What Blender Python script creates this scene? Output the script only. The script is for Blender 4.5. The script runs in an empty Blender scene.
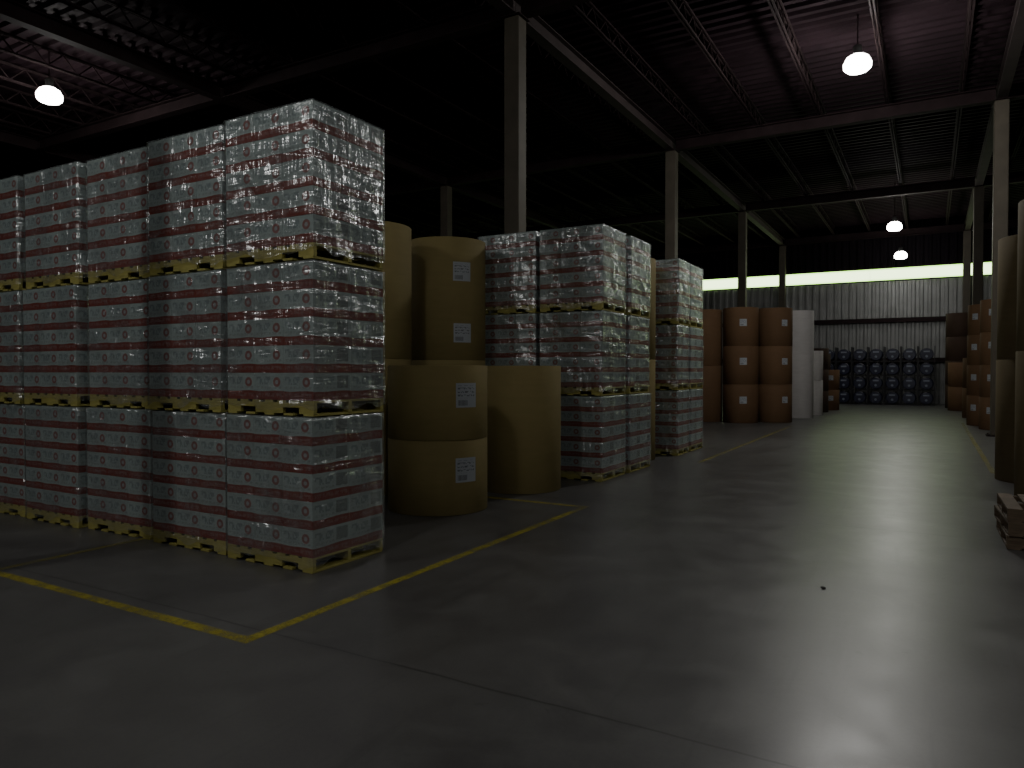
import bpy, bmesh, math, random
from mathutils import Vector, Matrix
random.seed(7)
scene = bpy.context.scene
COL = scene.collection

# ------------------------------------------------------------------ helpers
def new_mat(name):
    m = bpy.data.materials.new(name); m.use_nodes = True
    m.node_tree.nodes.clear()
    return m
class NB:
    def __init__(s, mat):
        s.t = mat.node_tree; s.n = s.t.nodes; s.l = s.t.links
    def node(s, typ, **kw):
        n = s.n.new(typ)
        for k, v in kw.items(): setattr(n, k, v)
        return n
    def put(s, sock, val):
        if isinstance(val, bpy.types.NodeSocket): s.l.new(val, sock)
        else:
            if sock.type == 'RGBA' and len(val) == 3: val = (*val, 1)
            sock.default_value = val
    def m(s, op, a, b=0.0, c=None):
        n = s.node('ShaderNodeMath', operation=op)
        s.put(n.inputs[0], a); s.put(n.inputs[1], b)
        if c is not None: s.put(n.inputs[2], c)
        return n.outputs[0]
    def rng(s, v, lo, hi):
        return s.m('MULTIPLY', s.m('GREATER_THAN', v, lo), s.m('LESS_THAN', v, hi))
    def mix(s, f, a, b):
        n = s.node('ShaderNodeMix', data_type='RGBA')
        s.put(n.inputs[0], f); s.put(n.inputs[6], a); s.put(n.inputs[7], b)
        return n.outputs[2]
    def coord(s, which='Object'):
        return s.node('ShaderNodeTexCoord').outputs[which]
    def mapv(s, v, scale=(1,1,1), rot=(0,0,0), loc=(0,0,0)):
        n = s.node('ShaderNodeMapping'); s.put(n.inputs[0], v)
        n.inputs['Location'].default_value = loc
        n.inputs['Rotation'].default_value = rot
        n.inputs['Scale'].default_value = scale
        return n.outputs[0]
    def noise(s, v, scale, detail=3, rough=0.5, dist=0.0):
        n = s.node('ShaderNodeTexNoise'); s.put(n.inputs['Vector'], v)
        n.inputs['Scale'].default_value = scale
        n.inputs['Detail'].default_value = detail
        n.inputs['Roughness'].default_value = rough
        n.inputs['Distortion'].default_value = dist
        return n.outputs[0]
    def ramp(s, v, lo, hi, a=0.0, b=1.0):
        n = s.node('ShaderNodeMapRange'); s.put(n.inputs[0], v)
        n.inputs[1].default_value = lo; n.inputs[2].default_value = hi
        n.inputs[3].default_value = a; n.inputs[4].default_value = b
        return n.outputs[0]
    def bump(s, h, strength=0.3, dist=0.01):
        n = s.node('ShaderNodeBump'); s.put(n.inputs['Height'], h)
        n.inputs['Strength'].default_value = strength
        n.inputs['Distance'].default_value = dist
        return n.outputs[0]
    def principled(s, col, rough=0.6, metal=0.0, normal=None, spec=None, emis=None, estr=0.0):
        p = s.node('ShaderNodeBsdfPrincipled')
        s.put(p.inputs['Base Color'], col); s.put(p.inputs['Roughness'], rough)
        s.put(p.inputs['Metallic'], metal)
        if normal is not None: s.put(p.inputs['Normal'], normal)
        if spec is not None: s.put(p.inputs['Specular IOR Level'], spec)
        if emis is not None:
            s.put(p.inputs['Emission Color'], emis); p.inputs['Emission Strength'].default_value = estr
        return p.outputs[0]
    def out(s, sh):
        o = s.node('ShaderNodeOutputMaterial'); s.l.new(sh, o.inputs[0])

def simple_mat(name, col, rough=0.6, metal=0.0, var=0.25, scale=6.0, bump=0.0, spec=None):
    m = new_mat(name); b = NB(m); v = b.coord()
    n = b.noise(v, scale, 4, 0.6)
    c = b.mix(b.ramp(n, .3, .7), tuple(x*(1-var) for x in col), tuple(min(1, x*(1+var)) for x in col))
    nor = b.bump(b.noise(v, scale*6, 3), bump, 0.01) if bump else None
    b.out(b.principled(c, rough, metal, nor, spec)); return m

# ---- materials
def mat_floor():
    m = new_mat('polished_concrete'); b = NB(m); v = b.coord()
    n1 = b.noise(v, .35, 5, .6, .6); n2 = b.noise(v, 2.2, 6, .65, .4); n3 = b.noise(v, 40, 3, .6)
    n4 = b.noise(v, 1.1, 6, .7, 1.0)
    t = b.m('ADD', b.m('MULTIPLY', n1, .55), b.m('ADD', b.m('MULTIPLY', n2, .35), b.m('MULTIPLY', n3, .12)))
    c = b.mix(b.ramp(t, .34, .70), (.048, .046, .048), (.105, .106, .103))
    sc = b.noise(b.mapv(v, (5, .35, 1)), 1.0, 5, .7, .3)
    c = b.mix(b.ramp(sc, .55, .72, 0, .35), c, (.03, .03, .03))
    c = b.mix(b.ramp(n4, .52, .75, 0, .3), c, (.16, .16, .155))
    spots = b.noise(v, 6.5, 4, .6, .2)
    c = b.mix(b.ramp(spots, .66, .74, 0, .35), c, (.02, .02, .02))
    sx = b.node('ShaderNodeSeparateXYZ'); b.put(sx.inputs[0], v)
    wob = b.m('MULTIPLY', b.m('SUBTRACT', b.noise(v, 3, 2), .5), .03)
    def joint(s, off, per, w):
        f = b.m('FRACT', b.m('DIVIDE', b.m('ADD', b.m('ADD', s, wob), 100*per-off+per/2), per))
        return b.m('LESS_THAN', b.m('ABSOLUTE', b.m('SUBTRACT', f, .5)), w/per)
    j = joint(sx.outputs[1], 3.19, 5.26, .008)
    c = b.mix(b.m('MULTIPLY', j, .5), c, (.008, .008, .008))
    r = b.ramp(b.m('ADD', b.m('MULTIPLY', n4, .5), b.m('MULTIPLY', n2, .5)), .35, .65, .32, .42)
    nor = b.bump(b.m('ADD', b.m('MULTIPLY', n2, .5), b.m('MULTIPLY', n3, .06)), .10, .012)
    b.out(b.principled(c, r, 0, nor, .5)); return m

def mat_case():
    m = new_mat('printed_case_cardboard'); b = NB(m)
    sp = b.node('ShaderNodeSeparateXYZ'); b.put(sp.inputs[0], b.coord('UV'))
    U, v = sp.outputs[0], sp.outputs[1]
    side = b.m('GREATER_THAN', U, 1.0)
    u = b.m('FRACT', U)
    rnd = b.node('ShaderNodeObjectInfo').outputs['Random']
    white = b.mix(rnd, (.27, .33, .325), (.31, .375, .365))
    red = b.mix(rnd, (.155, .024, .015), (.185, .032, .020))
    wave = b.m('MULTIPLY', b.m('SINE', b.m('MULTIPLY', u, 6.283)), .015)
    redm = b.m('LESS_THAN', b.m('ADD', v, wave), .33)
    c = b.mix(redm, white, red)
    def letters(nu, nv, seed):
        cx = b.node('ShaderNodeCombineXYZ')
        b.put(cx.inputs[0], b.m('FLOOR', b.m('MULTIPLY', u, nu))); b.put(cx.inputs[1], b.m('FLOOR', b.m('MULTIPLY', v, nv)))
        cx.inputs[2].default_value = seed
        w = b.node('ShaderNodeTexWhiteNoise'); b.put(w.inputs[0], cx.outputs[0])
        return b.m('GREATER_THAN', w.outputs[0], .45)
    t1 = b.m('MULTIPLY', letters(40, 16, 1), b.m('MULTIPLY', b.rng(v, .12, .25), b.rng(u, .08, .92)))
    c = b.mix(b.m('MULTIPLY', t1, .22), c, (.32, .30, .30))
    t2 = b.m('MULTIPLY', letters(26, 14, 2), b.m('MULTIPLY', b.rng(v, .57, .86), b.rng(u, .08, .55)))
    c = b.mix(b.m('MULTIPLY', t2, .5), c, (.08, .11, .14))
    t3 = b.m('MULTIPLY', letters(50, 32, 3), b.m('MULTIPLY', b.rng(v, .41, .50), b.rng(u, .08, .92)))
    c = b.mix(b.m('MULTIPLY', t3, .4), c, (.12, .12, .13))
    dx = b.m('MULTIPLY', b.m('SUBTRACT', u, .76), 1.5); dy = b.m('SUBTRACT', v, .66)
    d = b.m('SQRT', b.m('ADD', b.m('MULTIPLY', dx, dx), b.m('MULTIPLY', dy, dy)))
    lg = b.m('MULTIPLY', b.m('LESS_THAN', d, .18), b.m('SUBTRACT', 1.0, side))
    c = b.mix(b.m('MULTIPLY', lg, .8), c, (.20, .03, .022))
    ring = b.m('MULTIPLY', b.m('LESS_THAN', d, .08), b.m('SUBTRACT', 1.0, side))
    c = b.mix(ring, c, (.28, .29, .30))
    bars = b.m('GREATER_THAN', b.m('FRACT', b.m('MULTIPLY', u, 37)), .5)
    bc = b.m('MULTIPLY', b.m('MULTIPLY', b.rng(v, .45, .90), b.rng(u, .62, .92)), side)
    c = b.mix(b.m('MULTIPLY', bc, bars), c, (.03, .03, .035))
    b.out(b.principled(c, .55, spec=.3)); return m

def mat_film():
    m = new_mat('stretch_film'); b = NB(m); v = b.coord()
    oi = b.node('ShaderNodeObjectInfo').outputs['Random']
    va = b.node('ShaderNodeVectorMath', operation='ADD'); b.put(va.inputs[0], v)
    cx = b.node('ShaderNodeCombineXYZ'); b.put(cx.inputs[0], b.m('MULTIPLY', oi, 40)); b.put(cx.inputs[1], b.m('MULTIPLY', oi, 17))
    b.put(va.inputs[1], cx.outputs[0]); vv = va.outputs[0]
    a1 = b.noise(b.mapv(vv, (1.6, 1.6, 9), (.25, .35, 0)), 1.0, 3, .5, .5)
    a2 = b.noise(b.mapv(vv, (13, 13, 2.0), (.35, -.4, 0)), 1.0, 3, .55, .5)
    a3 = b.noise(b.mapv(vv, (2.4, 2.4, 2.4)), 1.0, 2, .5, .4)
    def ridge(x, w): return b.ramp(b.m('ABSOLUTE', b.m('SUBTRACT', x, .5)), 0, w, 1, 0)
    r1 = ridge(a1, .010); r2 = ridge(a2, .010)
    patch = b.ramp(b.noise(vv, 2.2, 4, .6, .5), .42, .68)
    crease_glint = b.m('MULTIPLY', b.m('MAXIMUM', r1, r2), b.m('MULTIPLY_ADD', patch, .16, .04))
    glare_haze = b.m('MULTIPLY_ADD', patch, .07, .03)
    fac = b.m('ADD', crease_glint, glare_haze)  # film creases and haze, with glare painted in as pale diffuse streaks
    h = b.m('ADD', b.m('ADD', b.m('MULTIPLY', a1, .5), b.m('MULTIPLY', a2, .38)), b.m('MULTIPLY', a3, 1.3))
    nor = b.bump(h, 1.0, .075)
    g = b.node('ShaderNodeBsdfGlossy'); g.inputs['Roughness'].default_value = .24
    g.inputs['Color'].default_value = (.95, .98, 1, 1); b.put(g.inputs['Normal'], nor)
    d = b.node('ShaderNodeBsdfDiffuse'); d.inputs['Color'].default_value = (.70, .76, .78, 1); b.put(d.inputs['Normal'], nor)
    tr = b.node('ShaderNodeBsdfTransparent')
    mx = b.node('ShaderNodeMixShader'); b.put(mx.inputs[0], fac)
    b.l.new(tr.outputs[0], mx.inputs[1]); b.l.new(d.outputs[0], mx.inputs[2])
    m2 = b.node('ShaderNodeMixShader'); b.put(m2.inputs[0], b.m('MULTIPLY_ADD', patch, .20, .13))
    b.l.new(mx.outputs[0], m2.inputs[1]); b.l.new(g.outputs[0], m2.inputs[2])
    b.out(m2.outputs[0]); return m

def mat_wood(name, c1, c2):
    m = new_mat(name); b = NB(m); v = b.coord()
    n = b.noise(b.mapv(v, (4, 4, 30)), 2, 5, .6, .5); n2 = b.noise(v, 3, 3)
    c = b.mix(b.ramp(b.m('ADD', b.m('MULTIPLY', n, .5), b.m('MULTIPLY', n2, .5)), .35, .65), c1, c2)
    b.out(b.principled(c, .75, 0, b.bump(n, .3, .005))); return m

def mat_kraft(name, col):
    m = new_mat(name); b = NB(m); v = b.coord()
    rnd = b.node('ShaderNodeObjectInfo').outputs['Random']
    n = b.noise(b.mapv(v, (1.5, 1.5, 9)), 2, 4, .6); n2 = b.noise(v, 1.6, 4, .6, .8)
    t = b.m('ADD', b.m('MULTIPLY', n, .35), b.m('ADD', b.m('MULTIPLY', n2, .45), b.m('MULTIPLY', rnd, .25)))
    c = b.mix(b.ramp(t, .3, .8), tuple(x*.82 for x in col), tuple(min(1, x*1.12) for x in col))
    sc = b.noise(b.mapv(v, (1, 1, 12)), 5, 5, .7, .5)
    c = b.mix(b.ramp(sc, .66, .74, 0, .3), c, tuple(x*.5 for x in col))
    b.out(b.principled(c, .8, 0, b.bump(n2, .1, .02), .2)); return m

def mat_label():
    m = new_mat('printed_roll_label'); b = NB(m)
    sp = b.node('ShaderNodeSeparateXYZ'); b.put(sp.inputs[0], b.coord('UV'))
    u, v = sp.outputs[0], sp.outputs[1]
    c = (.33, .36, .39)
    bars = b.m('GREATER_THAN', b.m('FRACT', b.m('MULTIPLY', u, 17)), .5)
    bc = b.m('MULTIPLY', bars, b.m('MULTIPLY', b.rng(v, .08, .30), b.rng(u, .1, .55)))
    c = b.mix(bc, c, (.04, .04, .04))
    cx = b.node('ShaderNodeCombineXYZ')
    b.put(cx.inputs[0], b.m('FLOOR', b.m('MULTIPLY', u, 22))); b.put(cx.inputs[1], b.m('FLOOR', b.m('MULTIPLY', v, 14)))
    w = b.node('ShaderNodeTexWhiteNoise'); b.put(w.inputs[0], cx.outputs[0])
    tx = b.m('MULTIPLY', b.m('GREATER_THAN', w.outputs[0], .5), b.m('MULTIPLY', b.rng(b.m('FRACT', b.m('MULTIPLY', v, 7)), .2, .7), b.m('MULTIPLY', b.rng(v, .38, .9), b.rng(u, .08, .9))))
    c = b.mix(b.m('MULTIPLY', tx, .8), c, (.06, .06, .07))
    b.out(b.principled(c, .5)); return m

def mat_yellow(name='worn_yellow_paint', base=.08, top=.93):
    m = new_mat(name); b = NB(m)
    vo = b.node('ShaderNodeNewGeometry').outputs['Position']
    n = b.noise(vo, 7, 6, .7, .3); n2 = b.noise(vo, 60, 3, .6); n0 = b.noise(vo, .9, 2)
    w = b.ramp(b.m('ADD', b.m('ADD', b.m('MULTIPLY', n, .5), b.m('MULTIPLY', n2, .2)), b.m('MULTIPLY', n0, .3)), .42, .60, base, top)
    p = b.principled(b.mix(n, (.24, .20, .012), (.42, .37, .035)), .5)
    tr = b.node('ShaderNodeBsdfTransparent'); mx = b.node('ShaderNodeMixShader')
    b.put(mx.inputs[0], w); b.l.new(p, mx.inputs[1]); b.l.new(tr.outputs[0], mx.inputs[2])
    b.out(mx.outputs[0]); return m

def mat_emit(name, col, strength):
    m = new_mat(name); b = NB(m)
    n = b.noise(b.coord(), 3, 2)
    e = b.node('ShaderNodeEmission'); b.put(e.inputs[0], b.mix(n, tuple(x*.9 for x in col), col)); e.inputs[1].default_value = strength
    b.out(e.outputs[0]); return m

def mat_window():
    m = new_mat('green_fibreglass_daylight'); b = NB(m)
    sp = b.node('ShaderNodeSeparateXYZ'); b.put(sp.inputs[0], b.coord('Object'))
    z = sp.outputs[2]
    edge = b.ramp(b.m('ABSOLUTE', z), .20, .31)
    c = b.mix(edge, (.78, 1, .52), (.34, .75, .10))
    e = b.node('ShaderNodeEmission'); b.put(e.inputs[0], c)
    e.inputs[1].default_value = 4.6
    b.out(e.outputs[0]); return m

M = dict(
 floor=mat_floor(), case=mat_case(), film=mat_film(),
 pine=mat_wood('pale_pine', (.25, .225, .055), (.40, .365, .105)),
 oldwood=mat_wood('weathered_brown_wood', (.08, .055, .035), (.17, .125, .08)),
 kraft=mat_kraft('olive_kraft_paper', (.24, .195, .083)),
 brown=mat_kraft('orange_brown_kraft_paper', (.135, .078, .041)),
 dark=mat_kraft('dark_brown_kraft_paper', (.050, .031, .021)),
 tan=mat_kraft('tan_kraft_paper', (.16, .125, .068)),
 white=mat_kraft('white_paper_wrap', (.55, .53, .52)),
 core=simple_mat('cardboard_core', (.14, .09, .05)),
 label=mat_label(), yellow=mat_yellow(), yellow2=mat_yellow('faded_yellow_paint', .45, .95),
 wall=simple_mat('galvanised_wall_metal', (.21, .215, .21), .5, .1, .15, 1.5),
 wallup=simple_mat('shade_toned_wall_metal', (.006, .004, .006), .8, 0, .2, 1.5, 0, .1),
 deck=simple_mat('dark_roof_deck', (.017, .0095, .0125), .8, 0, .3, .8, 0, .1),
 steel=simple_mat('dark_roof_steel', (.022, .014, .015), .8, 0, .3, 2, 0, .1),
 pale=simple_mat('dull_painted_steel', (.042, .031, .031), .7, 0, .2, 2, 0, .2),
 column=simple_mat('painted_column_steel', (.078, .067, .050), .6, 0, .15, 2, 0, .3),
 black=simple_mat('black_steel', (.008, .008, .010), .45, .2),
 blue=simple_mat('dark_blue_plastic', (.007, .010, .036), .35, 0, .2),
 capw=simple_mat('grey_white_plastic', (.24, .27, .34), .45, 0, .1),
 alu=simple_mat('lamp_aluminium', (.10, .10, .10), .4, .6, .1),
 glow=mat_emit('lit_lamp_refractor', (1, .98, .92), 34),
 bulb=mat_emit('lit_bulb', (1, .98, .92), 150),
 window=mat_window(),
 debris=simple_mat('dark_scrap', (.010, .008, .008), .7),
)

def box(bm, c, s, mi=0):
    r = bmesh.ops.create_cube(bm, size=1.0, matrix=Matrix.Translation(c) @ Matrix.Diagonal((*s, 1)))
    fs = set()
    for vtx in r['verts']:
        for f in vtx.link_faces: fs.add(f)
    for f in fs: f.material_index = mi
    return r['verts']
def bar(bm, p, q, w):
    p = Vector(p); q = Vector(q); d = q-p
    mt = Matrix.Translation((p+q)/2) @ d.to_track_quat('Z', 'Y').to_matrix().to_4x4() @ Matrix.Diagonal((w, w, d.length, 1))
    bmesh.ops.create_cube(bm, size=1.0, matrix=mt)
def finish(bm, name, mats, bevel=0.0, smooth=False):
    if bevel:
        bmesh.ops.bevel(bm, geom=bm.edges[:], offset=bevel, segments=1, affect='EDGES')
    me = bpy.data.meshes.new(name); bm.to_mesh(me); bm.free()
    for mm in mats: me.materials.append(mm)
    if smooth:
        for p in me.polygons: p.use_smooth = True
    return me
def lathe(profile, seg=48, close=False):
    bm = bmesh.new(); rings = []
    for r, z in profile:
        rings.append([bm.verts.new((r*math.cos(2*math.pi*i/seg), r*math.sin(2*math.pi*i/seg), z)) for i in range(seg)])
    n = len(rings)
    for k in range(n if close else n-1):
        a, b2 = rings[k], rings[(k+1) % n]
        for i in range(seg):
            j = (i+1) % seg
            bm.faces.new((a[i], a[j], b2[j], b2[i]))
    bmesh.ops.recalc_face_normals(bm, faces=bm.faces[:])
    return bm
def obj(name, me, parent=None, loc=(0,0,0), rot=(0,0,0), label=None, category=None, group=None, kind=None):
    o = bpy.data.objects.new(name, me); COL.objects.link(o)
    o.location = loc; o.rotation_euler = rot
    if parent: o.parent = parent
    if label: o['label'] = label
    if category: o['category'] = category
    if group: o['group'] = group
    if kind: o['kind'] = kind
    return o
def copy_thing(root, loc, rotz=0.0, **props):
    n = root.copy(); COL.objects.link(n); n.location = loc; n.rotation_euler = (0, 0, rotz)
    for k, v in props.items(): n[k] = v
    def rec(src, dst):
        for ch in src.children:
            c = ch.copy(); COL.objects.link(c); c.parent = dst
            c.matrix_parent_inverse = ch.matrix_parent_inverse.copy(); rec(ch, c)
    rec(root, n); return n

# ------------------------------------------------------------------ shell
XL, XR, YN, YF, ZC = -32.5, 10.0, -14.0, 42.0, 9.25
bm = bmesh.new(); box(bm, ((XL+XR)/2, (YN+YF)/2, -.1), (XR-XL+.4, YF-YN+.4, .2))
obj('floor', finish(bm, 'floor', [M['floor']]), kind='structure', label='dark polished concrete warehouse floor with scuffs and joints')
def corrug(bm, length, a0, a1, pitch, depth, place):
    pts = []; t = a0
    while t < a1:
        pts += [(t, 0), (t+pitch*.3, 0), (t+pitch*.45, depth), (t+pitch*.85, depth)]; t += pitch
    pts.append((a1, 0))
    pts = [(min(p, a1), d) for p, d in pts]
    prev = None
    for p, d in pts:
        c = [bm.verts.new(place(p, d, e)) for e in length]
        if prev:
            for k in range(len(c)-1): bm.faces.new((prev[k], c[k], c[k+1], prev[k+1]))
        prev = c
bm = bmesh.new(); corrug(bm, (XL, XR), YN, YF, .34, .07, lambda p, d, e: (e, p, ZC+d))
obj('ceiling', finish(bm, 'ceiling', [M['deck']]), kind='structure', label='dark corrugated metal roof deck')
ZW0, ZW1 = 6.30, 6.92
bm = bmesh.new()
corrug(bm, (0, ZW0), XL, XR, .36, .05, lambda p, d, e: (p, YF+d, e))
corrug(bm, (ZW1, ZC+.1), XL, XR, .36, .05, lambda p, d, e: (p, YF+d, e))
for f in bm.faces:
    if f.calc_center_median().z > 6.5: f.material_index = 1  # upper wall nearly black: shade above the lamps put into the colour
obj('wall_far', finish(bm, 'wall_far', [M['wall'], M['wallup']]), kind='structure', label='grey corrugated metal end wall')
for nm, a in (('wall_left', XL), ('wall_right', XR)):
    bm = bmesh.new(); s = -1 if a < 0 else 1
    corrug(bm, (0, ZC+.1), YN, YF, .36, .05, lambda p, d, e: (a+s*d, p, e))
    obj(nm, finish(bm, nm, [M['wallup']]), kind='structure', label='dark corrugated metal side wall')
bm = bmesh.new(); corrug(bm, (0, ZC+.1), XL, XR, .36, .05, lambda p, d, e: (p, YN-d, e))
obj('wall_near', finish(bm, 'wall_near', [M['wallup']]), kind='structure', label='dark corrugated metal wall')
wi = 1; x = XL
while x < 9.9:
    bm = bmesh.new(); hz = (ZW1-ZW0)/2
    corrug(bm, (-hz, hz), -2.12, 2.12, .2, .03, lambda p, d, e: (p, d, e))
    obj('window_%d' % wi, finish(bm, 'window', [M['window']]), loc=(x+2.125, YF-.01, (ZW0+ZW1)/2), kind='structure', label='bright green-white translucent wall light panel')
    x += 4.25; wi += 1
ti = 1
def trim(c, s, mat, lab):
    global ti
    bm = bmesh.new(); box(bm, (0, 0, 0), s)
    obj('trim_%d' % ti, finish(bm, 'trim', [mat]), loc=c, kind='structure', label=lab); ti += 1
for z in (4.25, 2.2): trim(((XL+XR)/2, YF-.1, z), (XR-XL-.1, .16, .22), M['steel'], 'dark steel wall girt')
trim(((XL+XR)/2, YF-.04, ZW0-.02), (XR-XL-.1, .05, .06), M['steel'], 'dark steel sill under the light panels')
trim(((XL+XR)/2, YF-.04, ZW1+.02), (XR-XL-.1, .05, .06), M['steel'], 'dark steel head rail above the light panels')

# ------------------------------------------------------------------ columns, beams, joists
GX = [-24.0, -15.5, -7.0, 1.5]
GY = [2.45, 12.3, 22.1, 31.95, 41.65]
bm = bmesh.new(); box(bm, (0, 0, 4.225), (.32, .32, 8.41)); colme = finish(bm, 'column_shaft', [M['column']], .015)
bm = bmesh.new(); box(bm, (0, 0, .0125), (.5, .5, .025))
for sx in (-1, 1):
    for sy in (-1, 1):
        bmesh.ops.create_cone(bm, cap_ends=True, segments=8, radius1=.02, radius2=.02, depth=.03, matrix=Matrix.Translation((sx*.2, sy*.2, .04)))
plateme = finish(bm, 'base_plate', [M['steel']])
bm = bmesh.new(); box(bm, (0, 0, 8.44), (.42, .42, .02)); capme = finish(bm, 'cap_plate', [M['steel']])
for gx in GX:
    for gy in GY:
        if gx < -10 and gy < 20: continue
        c = obj('steel_column', colme, loc=(gx, gy, 0), label='pale painted square steel column carrying the roof beams', category='column', group='warehouse roof columns')
        obj('base_plate', plateme, c); obj('cap_plate', capme, c)
def ibeam(length, axis, h=.34, w=.24):
    bm = bmesh.new()
    def B(c, s):
        if axis == 'Y': box(bm, c, s)
        else: box(bm, (c[1], c[0], c[2]), (s[1], s[0], s[2]))
    B((0, 0, .0125), (w, length, .025)); B((0, 0, h-.0125), (w, length, .025)); B((0, 0, h/2), (.02, length, h-.05))
    return bm
ZB = 8.45
for i in range(len(GY)-1):
    L = GY[i+1]-GY[i]
    me = finish(ibeam(L-.01, 'Y'), 'roof_beam_long', [M['pale']])
    med = finish(ibeam(L-.01, 'Y'), 'roof_beam_dimmed', [M['steel']])  # left beams take darker steel, their dimness put into the colour
    for gx in GX:
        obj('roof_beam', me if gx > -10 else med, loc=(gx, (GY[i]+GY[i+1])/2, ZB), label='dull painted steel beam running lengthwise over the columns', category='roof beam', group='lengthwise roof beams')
me = finish(ibeam(8.5-.26, 'X'), 'roof_girder', [M['steel']])
for gy in GY:
    for k in range(len(GX)-1):
        obj('roof_girder', me, loc=((GX[k]+GX[k+1])/2, gy, ZB), label='dark steel cross girder between two columns', category='roof beam', group='cross girders')
    obj('roof_girder', me, loc=(1.5+4.25, gy, ZB), label='dark steel cross girder between two columns', category='roof beam', group='cross girders')
JL = 9.84; bm = bmesh.new()
for sx in (-.035, .035):
    box(bm, (sx, 0, .03), (.03, JL, .045)); box(bm, (sx, 0, .41), (.03, JL, .045))
n = 14; st = JL/n
for i in range(n):
    y0 = -JL/2+i*st
    bar(bm, (0, y0, .04), (0, y0+st/2, .40), .025); bar(bm, (0, y0+st/2, .40), (0, y0+st, .04), .025)
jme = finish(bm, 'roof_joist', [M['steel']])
for i in range(len(GY)-1):
    for k in range(25):
        x = GX[0]-8.5+.85+k*1.7
        obj('roof_joist', jme, loc=(x, (GY[i]+GY[i+1])/2, ZB+.34+.01), label='dark open-web steel roof joist', category='roof joist', group='open-web roof joists')

# ------------------------------------------------------------------ lamps
def lathe_me(name, prof, mat, seg=32, close=False):
    return finish(lathe(prof, seg, close), name, [mat], smooth=True)
me_h = lathe_me('ballast_housing', [(.001, .50), (.07, .49), (.09, .46), (.09, .32), (.13, .29), (.13, .27), (.001, .27)], M['alu'])
me_s = lathe_me('lamp_shade', [(.14, .27), (.22, .22), (.28, .10), (.27, 0), (.20, -.06), (.19, -.05), (.26, .01), (.27, .10), (.21, .215), (.13, .26)], M['glow'], close=True)
me_b = lathe_me('bulb', [(.001, .06), (.05, .07), (.08, .12), (.07, .19), (.04, .25), (.001, .262)], M['bulb'])
def lamp(loc, power, lab):
    r = bpy.data.objects.new('high_bay_lamp', None); COL.objects.link(r); r.location = loc
    r['label'] = lab; r['category'] = 'ceiling lamp'; r['group'] = 'high-bay ceiling lamps'
    obj('ballast_housing', me_h, r); obj('lamp_shade', me_s, r); obj('bulb', me_b, r)
    L = ZC-loc[2]-.50
    obj('hanging_rod', lathe_me('hanging_rod', [(.012, .495), (.012, .50+L), (.001, .50+L)], M['steel'], 10), r)
    ld = bpy.data.lights.new('lamp_light', 'POINT'); ld.energy = power; ld.shadow_soft_size = .24; ld.color = (1, .98, .94)
    lo = bpy.data.objects.new('lamp_light', ld); COL.objects.link(lo); lo.parent = r; lo.location = (0, 0, -.10)
lamp((-1.4, 17.2, 8.1), 760, 'glowing high-bay lamp hung over the aisle')
lamp((-1.3, 33.3, 7.4), 250, 'glowing high-bay lamp hanging low over the aisle')
lamp((-1.27, 39.6, 7.1), 40, 'glowing high-bay lamp near the end wall')
lamp((-18.2, 9.6, 8.1), 260, 'glowing high-bay lamp over the wrapped pallets')
lamp((-8.9, -4.0, 8.1), 540, 'unseen high-bay lamp added as fill from the right')
lamp((-3.6, 0.6, 8.1), 170, 'unseen high-bay lamp added as fill from the right')
lamp((1.2, -1.0, 8.1), 280, 'unseen high-bay lamp added as fill from the right')
lamp((6.8, 7.0, 8.1), 280, 'unseen high-bay lamp added as fill from the right')  # added fill lamp out of view, brightens aisle-side faces of loads and rolls

# ------------------------------------------------------------------ pallets and loads
W, D, PH = 1.04, .86, .125
def pallet_mesh(mat, name='pallet', W=W, D=D):
    bm = bmesh.new()
    for k in range(7):
        w = .10 if k not in (0, 6) else .12
        x = -W/2+.06+(W-.12)*k/6
        box(bm, (x, 0, PH-.009), (w, D, .018))
    for k in range(5):
        x = -W/2+.06+(W-.12)*k/4
        box(bm, (x, 0, .009), (.11, D, .018))
    zc = (.018+PH-.018)/2; hh = PH-.036
    for y in (-D/2+.02, 0, D/2-.02):
        top = hh*.45
        box(bm, (0, y, PH-.018-top/2), (W, .038, top))
        for (xa, xb) in ((-W/2, -W*.34), (-W*.16, W*.16), (W*.34, W/2)):
            box(bm, ((xa+xb)/2, y, .018+(hh-top)/2), (xb-xa, .038, hh-top))
    return finish(bm, name, [mat])
me_pal = pallet_mesh(M['pine'])
me_pal_old = pallet_mesh(M['oldwood'], 'wooden_pallet', 1.1, 1.0)
cw, cd, ch = W/3, D/2, .228
bm = bmesh.new(); box(bm, (0, 0, ch/2), (cw-.001, cd-.001, ch-.001))
bmesh.ops.bevel(bm, geom=bm.edges[:], offset=.0018, segments=1, affect='EDGES')
uvl = bm.loops.layers.uv.new('UVMap')
for f in bm.faces:
    nx, ny, nz = f.normal
    for lp in f.loops:
        c = lp.vert.co
        vv = min(.999, max(.001, c.z/ch))
        if abs(nz) > .8: uv = (.02, .5)
        elif abs(nx) > abs(ny): uv = (1.02+.96*min(1, max(0, (c.y/cd+.5) if nx > 0 else (.5-c.y/cd))), vv)
        else: uv = (.02+.96*min(1, max(0, (c.x/cw+.5) if ny < 0 else (.5-c.x/cw))), vv)
        lp[uvl].uv = uv
me_case = finish(bm, 'case', [M['case']])
from mathutils import noise as mn
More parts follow.
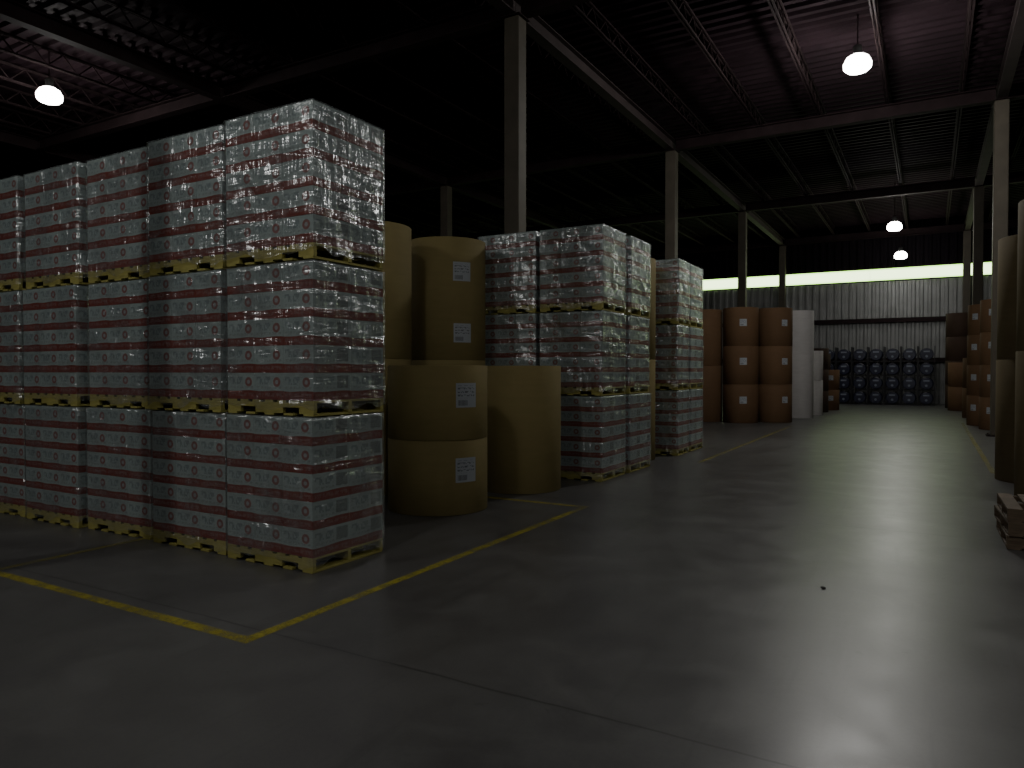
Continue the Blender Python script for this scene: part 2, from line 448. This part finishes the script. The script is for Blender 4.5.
def wrap_mesh(seed):
    bm = bmesh.new(); rows, H = 40, 5*ch
    per = []
    a, c = W/2+.008, D/2+.008; nx, ny = 30, 26
    for i in range(nx): per.append((-a+2*a*i/nx, -c, 0, -1))
    for i in range(ny): per.append((a, -c+2*c*i/ny, 1, 0))
    for i in range(nx): per.append((a-2*a*i/nx, c, 0, 1))
    for i in range(ny): per.append((-a, c-2*c*i/ny, -1, 0))
    grid = []
    for r in range(rows+1):
        ring = []
        for (x, y, ex, ey) in per:
            z = PH-.060 + (H+.063)*r/rows
            if r == 0: z += .06*mn.noise(Vector((x*6+seed, y*6, seed)))
            n = mn.noise(Vector((x*4+seed*3, y*4, z*6+x*4)))+.4*mn.noise(Vector((x*14, y*14+seed, z*14)))
            o = .004+.015*abs(n)
            if z < PH+.02: o += .006
            corner = (abs(abs(x)-a) < 1e-6 and abs(abs(y)-c) < 1e-6)
            if corner: ring.append(bm.verts.new((x+.004*math.copysign(1, x), y+.004*math.copysign(1, y), z)))
            else: ring.append(bm.verts.new((x+ex*o, y+ey*o, z)))
        grid.append(ring)
    ring = []
    for (x, y, ex, ey) in per:
        ring.append(bm.verts.new((x*.84, y*.84, PH+H+.006+.005*abs(mn.noise(Vector((x*8+seed, y*8, 2)))))))
    grid.append(ring)
    N = len(per)
    for r in range(len(grid)-1):
        for i in range(N):
            j = (i+1) % N
            bm.faces.new((grid[r][i], grid[r][j], grid[r+1][j], grid[r+1][i]))
    return finish(bm, 'stretch_wrap', [M['film']], smooth=True)
wraps = [wrap_mesh(s*7.3+1) for s in range(5)]
LH = PH+5*ch+.014
protos = []
for w in range(5):
    r = bpy.data.objects.new('pallet_load', None); COL.objects.link(r)
    r['category'] = 'pallet load'; r['label'] = 'x'; r['group'] = 'wrapped pallet loads'
    obj('pallet', me_pal, r, label='pale yellow pine pallet with notched stringers')
    for k in range(5):
        for i in range(3):
            for j in range(2):
                obj('case', me_case, r, loc=(-W/2+cw*(i+.5), -D/2+cd*(j+.5)+random.uniform(-.0015, .0015), PH+ch*k))
    obj('stretch_wrap', wraps[w], r, label='wrinkled clear plastic stretch wrap')
    protos.append(r)
used = [False]*5; cnt = 0
LAB = ['clear-wrapped load of red and white cases on the concrete floor',
       'clear-wrapped load of red and white cases stacked between two others',
       'clear-wrapped load of red and white cases on top of its stack']
def stack(xr, yf, sy=1.0, top_shift=0.0, gname='wrapped pallet loads', jx=.010):
    global cnt
    for k in range(3):
        p = protos[cnt % 5]
        loc = (xr-W/2+random.uniform(-jx, jx)+(top_shift if k == 2 else 0), yf+D*sy/2+random.uniform(-.018, .018), .003+k*LH)
        rz = math.radians(random.uniform(-.6, .6))
        if not used[cnt % 5]:
            used[cnt % 5] = True; n = p; n.location = loc; n.rotation_euler = (0, 0, rz)
        else: n = copy_thing(p, loc, rz)
        n.scale = (1, sy, 1)
        n['label'] = LAB[k]; n['group'] = gname
        cnt += 1
g1 = 'wrapped pallet loads in the nearest row'
stack(-4.33, 4.30, 1, .025, g1)
for k in range(1, 5): stack(-4.33-1.125*k, 4.32+(.05 if k == 2 else 0), 1, 0, g1, .013)
g2 = 'wrapped pallet loads behind the olive rolls'
stack(-4.22, 10.0, 1.10, 0, g2); stack(-5.34, 10.0, 1.10, 0, g2); stack(-4.20, 11.12, 1.11, 0, g2)
g3 = 'wrapped pallet loads farther along the aisle'
stack(-4.24, 13.82, .84, 0, g3); stack(-4.24, 14.68, 1.06, 0, g3)

for k in range(3):
    o = obj('wooden_pallet', me_pal_old, loc=(1.18+random.uniform(-.02, .02), 8.6, .002+k*(PH+.001)), rot=(0, 0, math.radians(1+random.uniform(-2, 2))),
        label='weathered brown empty wooden pallet in a low stack', category='pallet', group='empty wooden pallets')

# ------------------------------------------------------------------ rolls
rc = {}
def roll_meshes(r, h, mk):
    key = (r, h, mk)
    if key in rc: return rc[key]
    b = .003
    bm = lathe([(.07, 0), (r-b, 0), (r, b), (r, h-b), (r-b, h), (.07, h)], 72, True)
    me = finish(bm, 'paper_roll', [M[mk]])
    for p in me.polygons: p.use_smooth = abs(p.normal.z) < .05
    co = finish(lathe([(.05, .002), (.069, .002), (.069, h-.002), (.05, h-.002)], 24, True), 'core', [M['core']])
    rc[key] = (me, co); return rc[key]
lc = {}
def label_mesh(r, s=.28):
    key = (r, s)
    if key in lc: return lc[key]
    bm = bmesh.new(); uvl = bm.loops.layers.uv.new('UVMap'); n = 8; R = r+.004
    cols = []
    for i in range(n+1):
        t = -s/2/R + s/R*i/n
        cols.append((bm.verts.new((R*math.cos(t), R*math.sin(t), -s/2)), bm.verts.new((R*math.cos(t), R*math.sin(t), s/2)), i/n))
    for i in range(n):
        a, b = cols[i], cols[i+1]
        f = bm.faces.new((a[0], b[0], b[1], a[1]))
        for lp, uv in zip(f.loops, ((a[2], 0), (b[2], 0), (b[2], 1), (a[2], 1))): lp[uvl].uv = uv
    lc[key] = finish(bm, 'roll_label', [M['label']], smooth=True); return lc[key]
NAMES = {'kraft': 'olive-tan kraft paper roll', 'brown': 'dull orange-brown paper roll', 'dark': 'dark brown paper roll',
         'tan': 'tan kraft paper roll', 'white': 'white-wrapped paper roll'}
def rolls(x, y, r, hs, mk, group, where, lab_ang=None, size=.28, fr=(.60,)):
    z = .002; n = len(hs)
    for k, h in enumerate(hs):
        me, co = roll_meshes(r, h, mk)
        w = 'standing on the floor' if k == 0 else ('on top of its stack' if k == n-1 else 'in the middle of its stack')
        o = obj('paper_roll', me, loc=(x+random.uniform(-.006, .006), y+random.uniform(-.006, .006), z),
                label='%s %s, %s' % (NAMES[mk], w, where), category='paper roll', group=group)
        o['label'] = ' '.join(o['label'].split()[:12]).rstrip(',')
        obj('core', co, o, label='cardboard core tube')
        if lab_ang is not None:
            base = math.atan2(-y, -x)
            for q in fr:
                obj('roll_label', label_mesh(r, size), o, loc=(0, 0, h*q), rot=(0, 0, base+math.radians(lab_ang+random.uniform(-2, 2))), label='white printed label')
        z += h+.003
G = 'paper rolls beside the nearest pallets'
rolls(-5.17, 7.18, .60, [.855, .855], 'kraft', G, 'beside wrapped pallets', 33)
rolls(-5.03, 8.96, .585, [1.72], 'kraft', G, 'beside wrapped pallets')
rolls(-6.5, 9.28, .60, [1.81]*2, 'kraft', G, 'beside wrapped pallets', 22, .28, (.22, .72))
rolls(-6.77, 7.76, .60, [1.81]*2, 'kraft', G, 'beside wrapped pallets')
rolls(-5.03, 12.97, .60, [1.86]*2, 'kraft', 'paper rolls between pallet rows', 'between pallet rows')
G = 'brown rolls at the aisle edge'
rolls(-6.45, 24.0, .55, [1.82, 1.82], 'brown', G, 'beside the aisle')
rolls(-5.30, 24.0, .55, [1.22]*3, 'brown', G, 'beside the aisle', 8, .22)
rolls(-4.40, 24.75, .55, [1.22]*3, 'brown', G, 'beside the aisle', 35, .2)
rolls(-4.05, 27.3, .52, [3.75], 'white', 'white roll at the aisle edge', 'beside brown rolls')
rolls(-3.75, 29.4, .28, [1.3, 1.1], 'white', 'small rolls along the aisle', 'beside the aisle')
rolls(-3.95, 31.6, .42, [.85]*3, 'dark', 'small rolls along the aisle', 'beside the aisle', 10, .2)
rolls(-3.72, 33.5, .40, [.85, .85], 'brown', 'small rolls along the aisle', 'beside the aisle', 10, .2)
rolls(-4.3, 35.5, .42, [.8]*3, 'dark', 'small rolls along the aisle', 'beside the aisle', 10, .25)
G = 'tall roll stacks across the aisle'
rolls(1.56, 11.35, .60, [1.9]*2, 'tan', G, 'across the aisle')
rolls(1.48, 13.35, .60, [1.82]*2, 'tan', G, 'across the aisle')
rolls(1.78, 24.6, .56, [.91]*4, 'brown', G, 'across the aisle', -30, .18)
rolls(1.50, 26.3, .52, [.91]*4, 'brown', G, 'across the aisle', -40, .18)
rolls(1.55, 30.3, .55, [1.05, 1.05], 'brown', G, 'across the aisle')
rolls(1.15, 35.6, .50, [1.0, 1.0], 'brown', G, 'across the aisle')
rolls(1.15, 38.0, .56, [1.05]*4, 'dark', G, 'near the end wall')

# ------------------------------------------------------------------ drum rack at end wall
me_d = finish(lathe([(.001, 0), (.26, 0), (.285, .01), (.285, .25), (.295, .27), (.285, .29), (.285, .56), (.295, .58), (.285, .60), (.285, .85), (.26, .86), (.255, .845), (.001, .845)], 32), 'drum', [M['blue']], smooth=False)
me_cap = finish(lathe([(.001, .02), (.05, .02), (.06, .0), (.001, .0)], 20), 'drum_cap', [M['capw']])
bm = bmesh.new(); box(bm, (0, 0, 0), (.26, .012, .07)); me_tag = finish(bm, 'drum_label', [M['capw']])
x0, pw, ph, yd = -4.47, .72, .70, 40.2
for c in range(7):
    bm = bmesh.new()
    for sx in (-pw/2+.02, pw/2-.02):
        for sy in (-.42, .42): box(bm, (sx, sy, 1.42), (.035, .05, 2.84))
    for k in range(4):
        for sy in (-.35, .35): box(bm, (0, sy, .03+k*ph), (pw-.07, .05, .05))
        for sx in (-.22, .22): box(bm, (sx, 0, .065+k*ph), (.03, .80, .03))
    rk = obj('drum_rack', finish(bm, 'drum_rack', [M['black']]), loc=(x0+c*pw, yd, .001), label='black steel rack holding blue drums against the end wall', category='storage rack', group='drum racks')
    for k in range(4):
        d = obj('drum', me_d, loc=(x0+c*pw, yd+.43, k*ph+.355), rot=(math.pi/2, 0, 0), label='dark blue plastic drum lying in a steel rack', category='drum', group='blue drums in racks')
        obj('drum_cap', me_cap, d, loc=(.0, -.1, .846), label='white cap')
        obj('drum_label', me_tag, d, loc=(0, .13, .852), rot=(math.pi/2, 0, 0), label='white label strip')

# ------------------------------------------------------------------ floor markings
def line(x1, y1, x2, y2, w=.085, mk='yellow', lab='worn yellow painted line on the concrete floor'):
    bm = bmesh.new()
    L = math.hypot(x2-x1, y2-y1); n = max(2, int(L/.25)); d = Vector((x2-x1, y2-y1, 0)).normalized(); p = Vector((-d.y, d.x, 0))
    prev = None
    for i in range(n+1):
        c = Vector((x1-(x1+x2)/2, y1-(y1+y2)/2, 0))+d*(L*i/n)
        ww = w/2*(1+random.uniform(-.1, .1))
        cur = (bm.verts.new(c+p*ww), bm.verts.new(c-p*ww))
        if prev: bm.faces.new((prev[0], prev[1], cur[1], cur[0]))
        prev = cur
    obj('floor_line', finish(bm, 'floor_line', [M[mk]]), loc=((x1+x2)/2, (y1+y2)/2, .0015), label=lab, category='floor marking', group='yellow floor lines')
line(-3.62, 3.07, -3.62, 8.1)
line(-3.575, 3.03, -12, 3.03)
line(-6.7, 3.08, -6.7, 8.0, .07, 'yellow2')
line(-3.67, 8.06, -6.6, 8.06)
line(-3.6, 13.0, -3.6, 23, .08, 'yellow2', 'faded yellow painted line along the aisle edge')
line(.9, 14, .9, 27, .08, 'yellow2', 'faded yellow painted line along the aisle edge')
bm = bmesh.new(); bmesh.ops.create_icosphere(bm, subdivisions=2, radius=.02)
for v in bm.verts:
    v.co *= 1+.4*mn.noise(v.co*40); v.co.z *= .4
obj('scrap', finish(bm, 'scrap', [M['debris']]), loc=(-.69, 5.93, .008), label='small dark scrap lying on the concrete floor', category='debris')

# ------------------------------------------------------------------ world + camera
w = bpy.data.worlds.new('world'); scene.world = w; w.use_nodes = True
w.node_tree.nodes['Background'].inputs[0].default_value = (.5, .55, .7, 1)
w.node_tree.nodes['Background'].inputs[1].default_value = .02
cd_ = bpy.data.cameras.new('camera'); cam = bpy.data.objects.new('camera', cd_); COL.objects.link(cam)
cam.location = (0, 0, 1.65); cam.rotation_euler = (math.radians(90-1.02), 0, math.radians(29.9))
cd_.sensor_width = 36; cd_.lens = 727/1024*36; cd_.clip_end = 200
scene.camera = cam
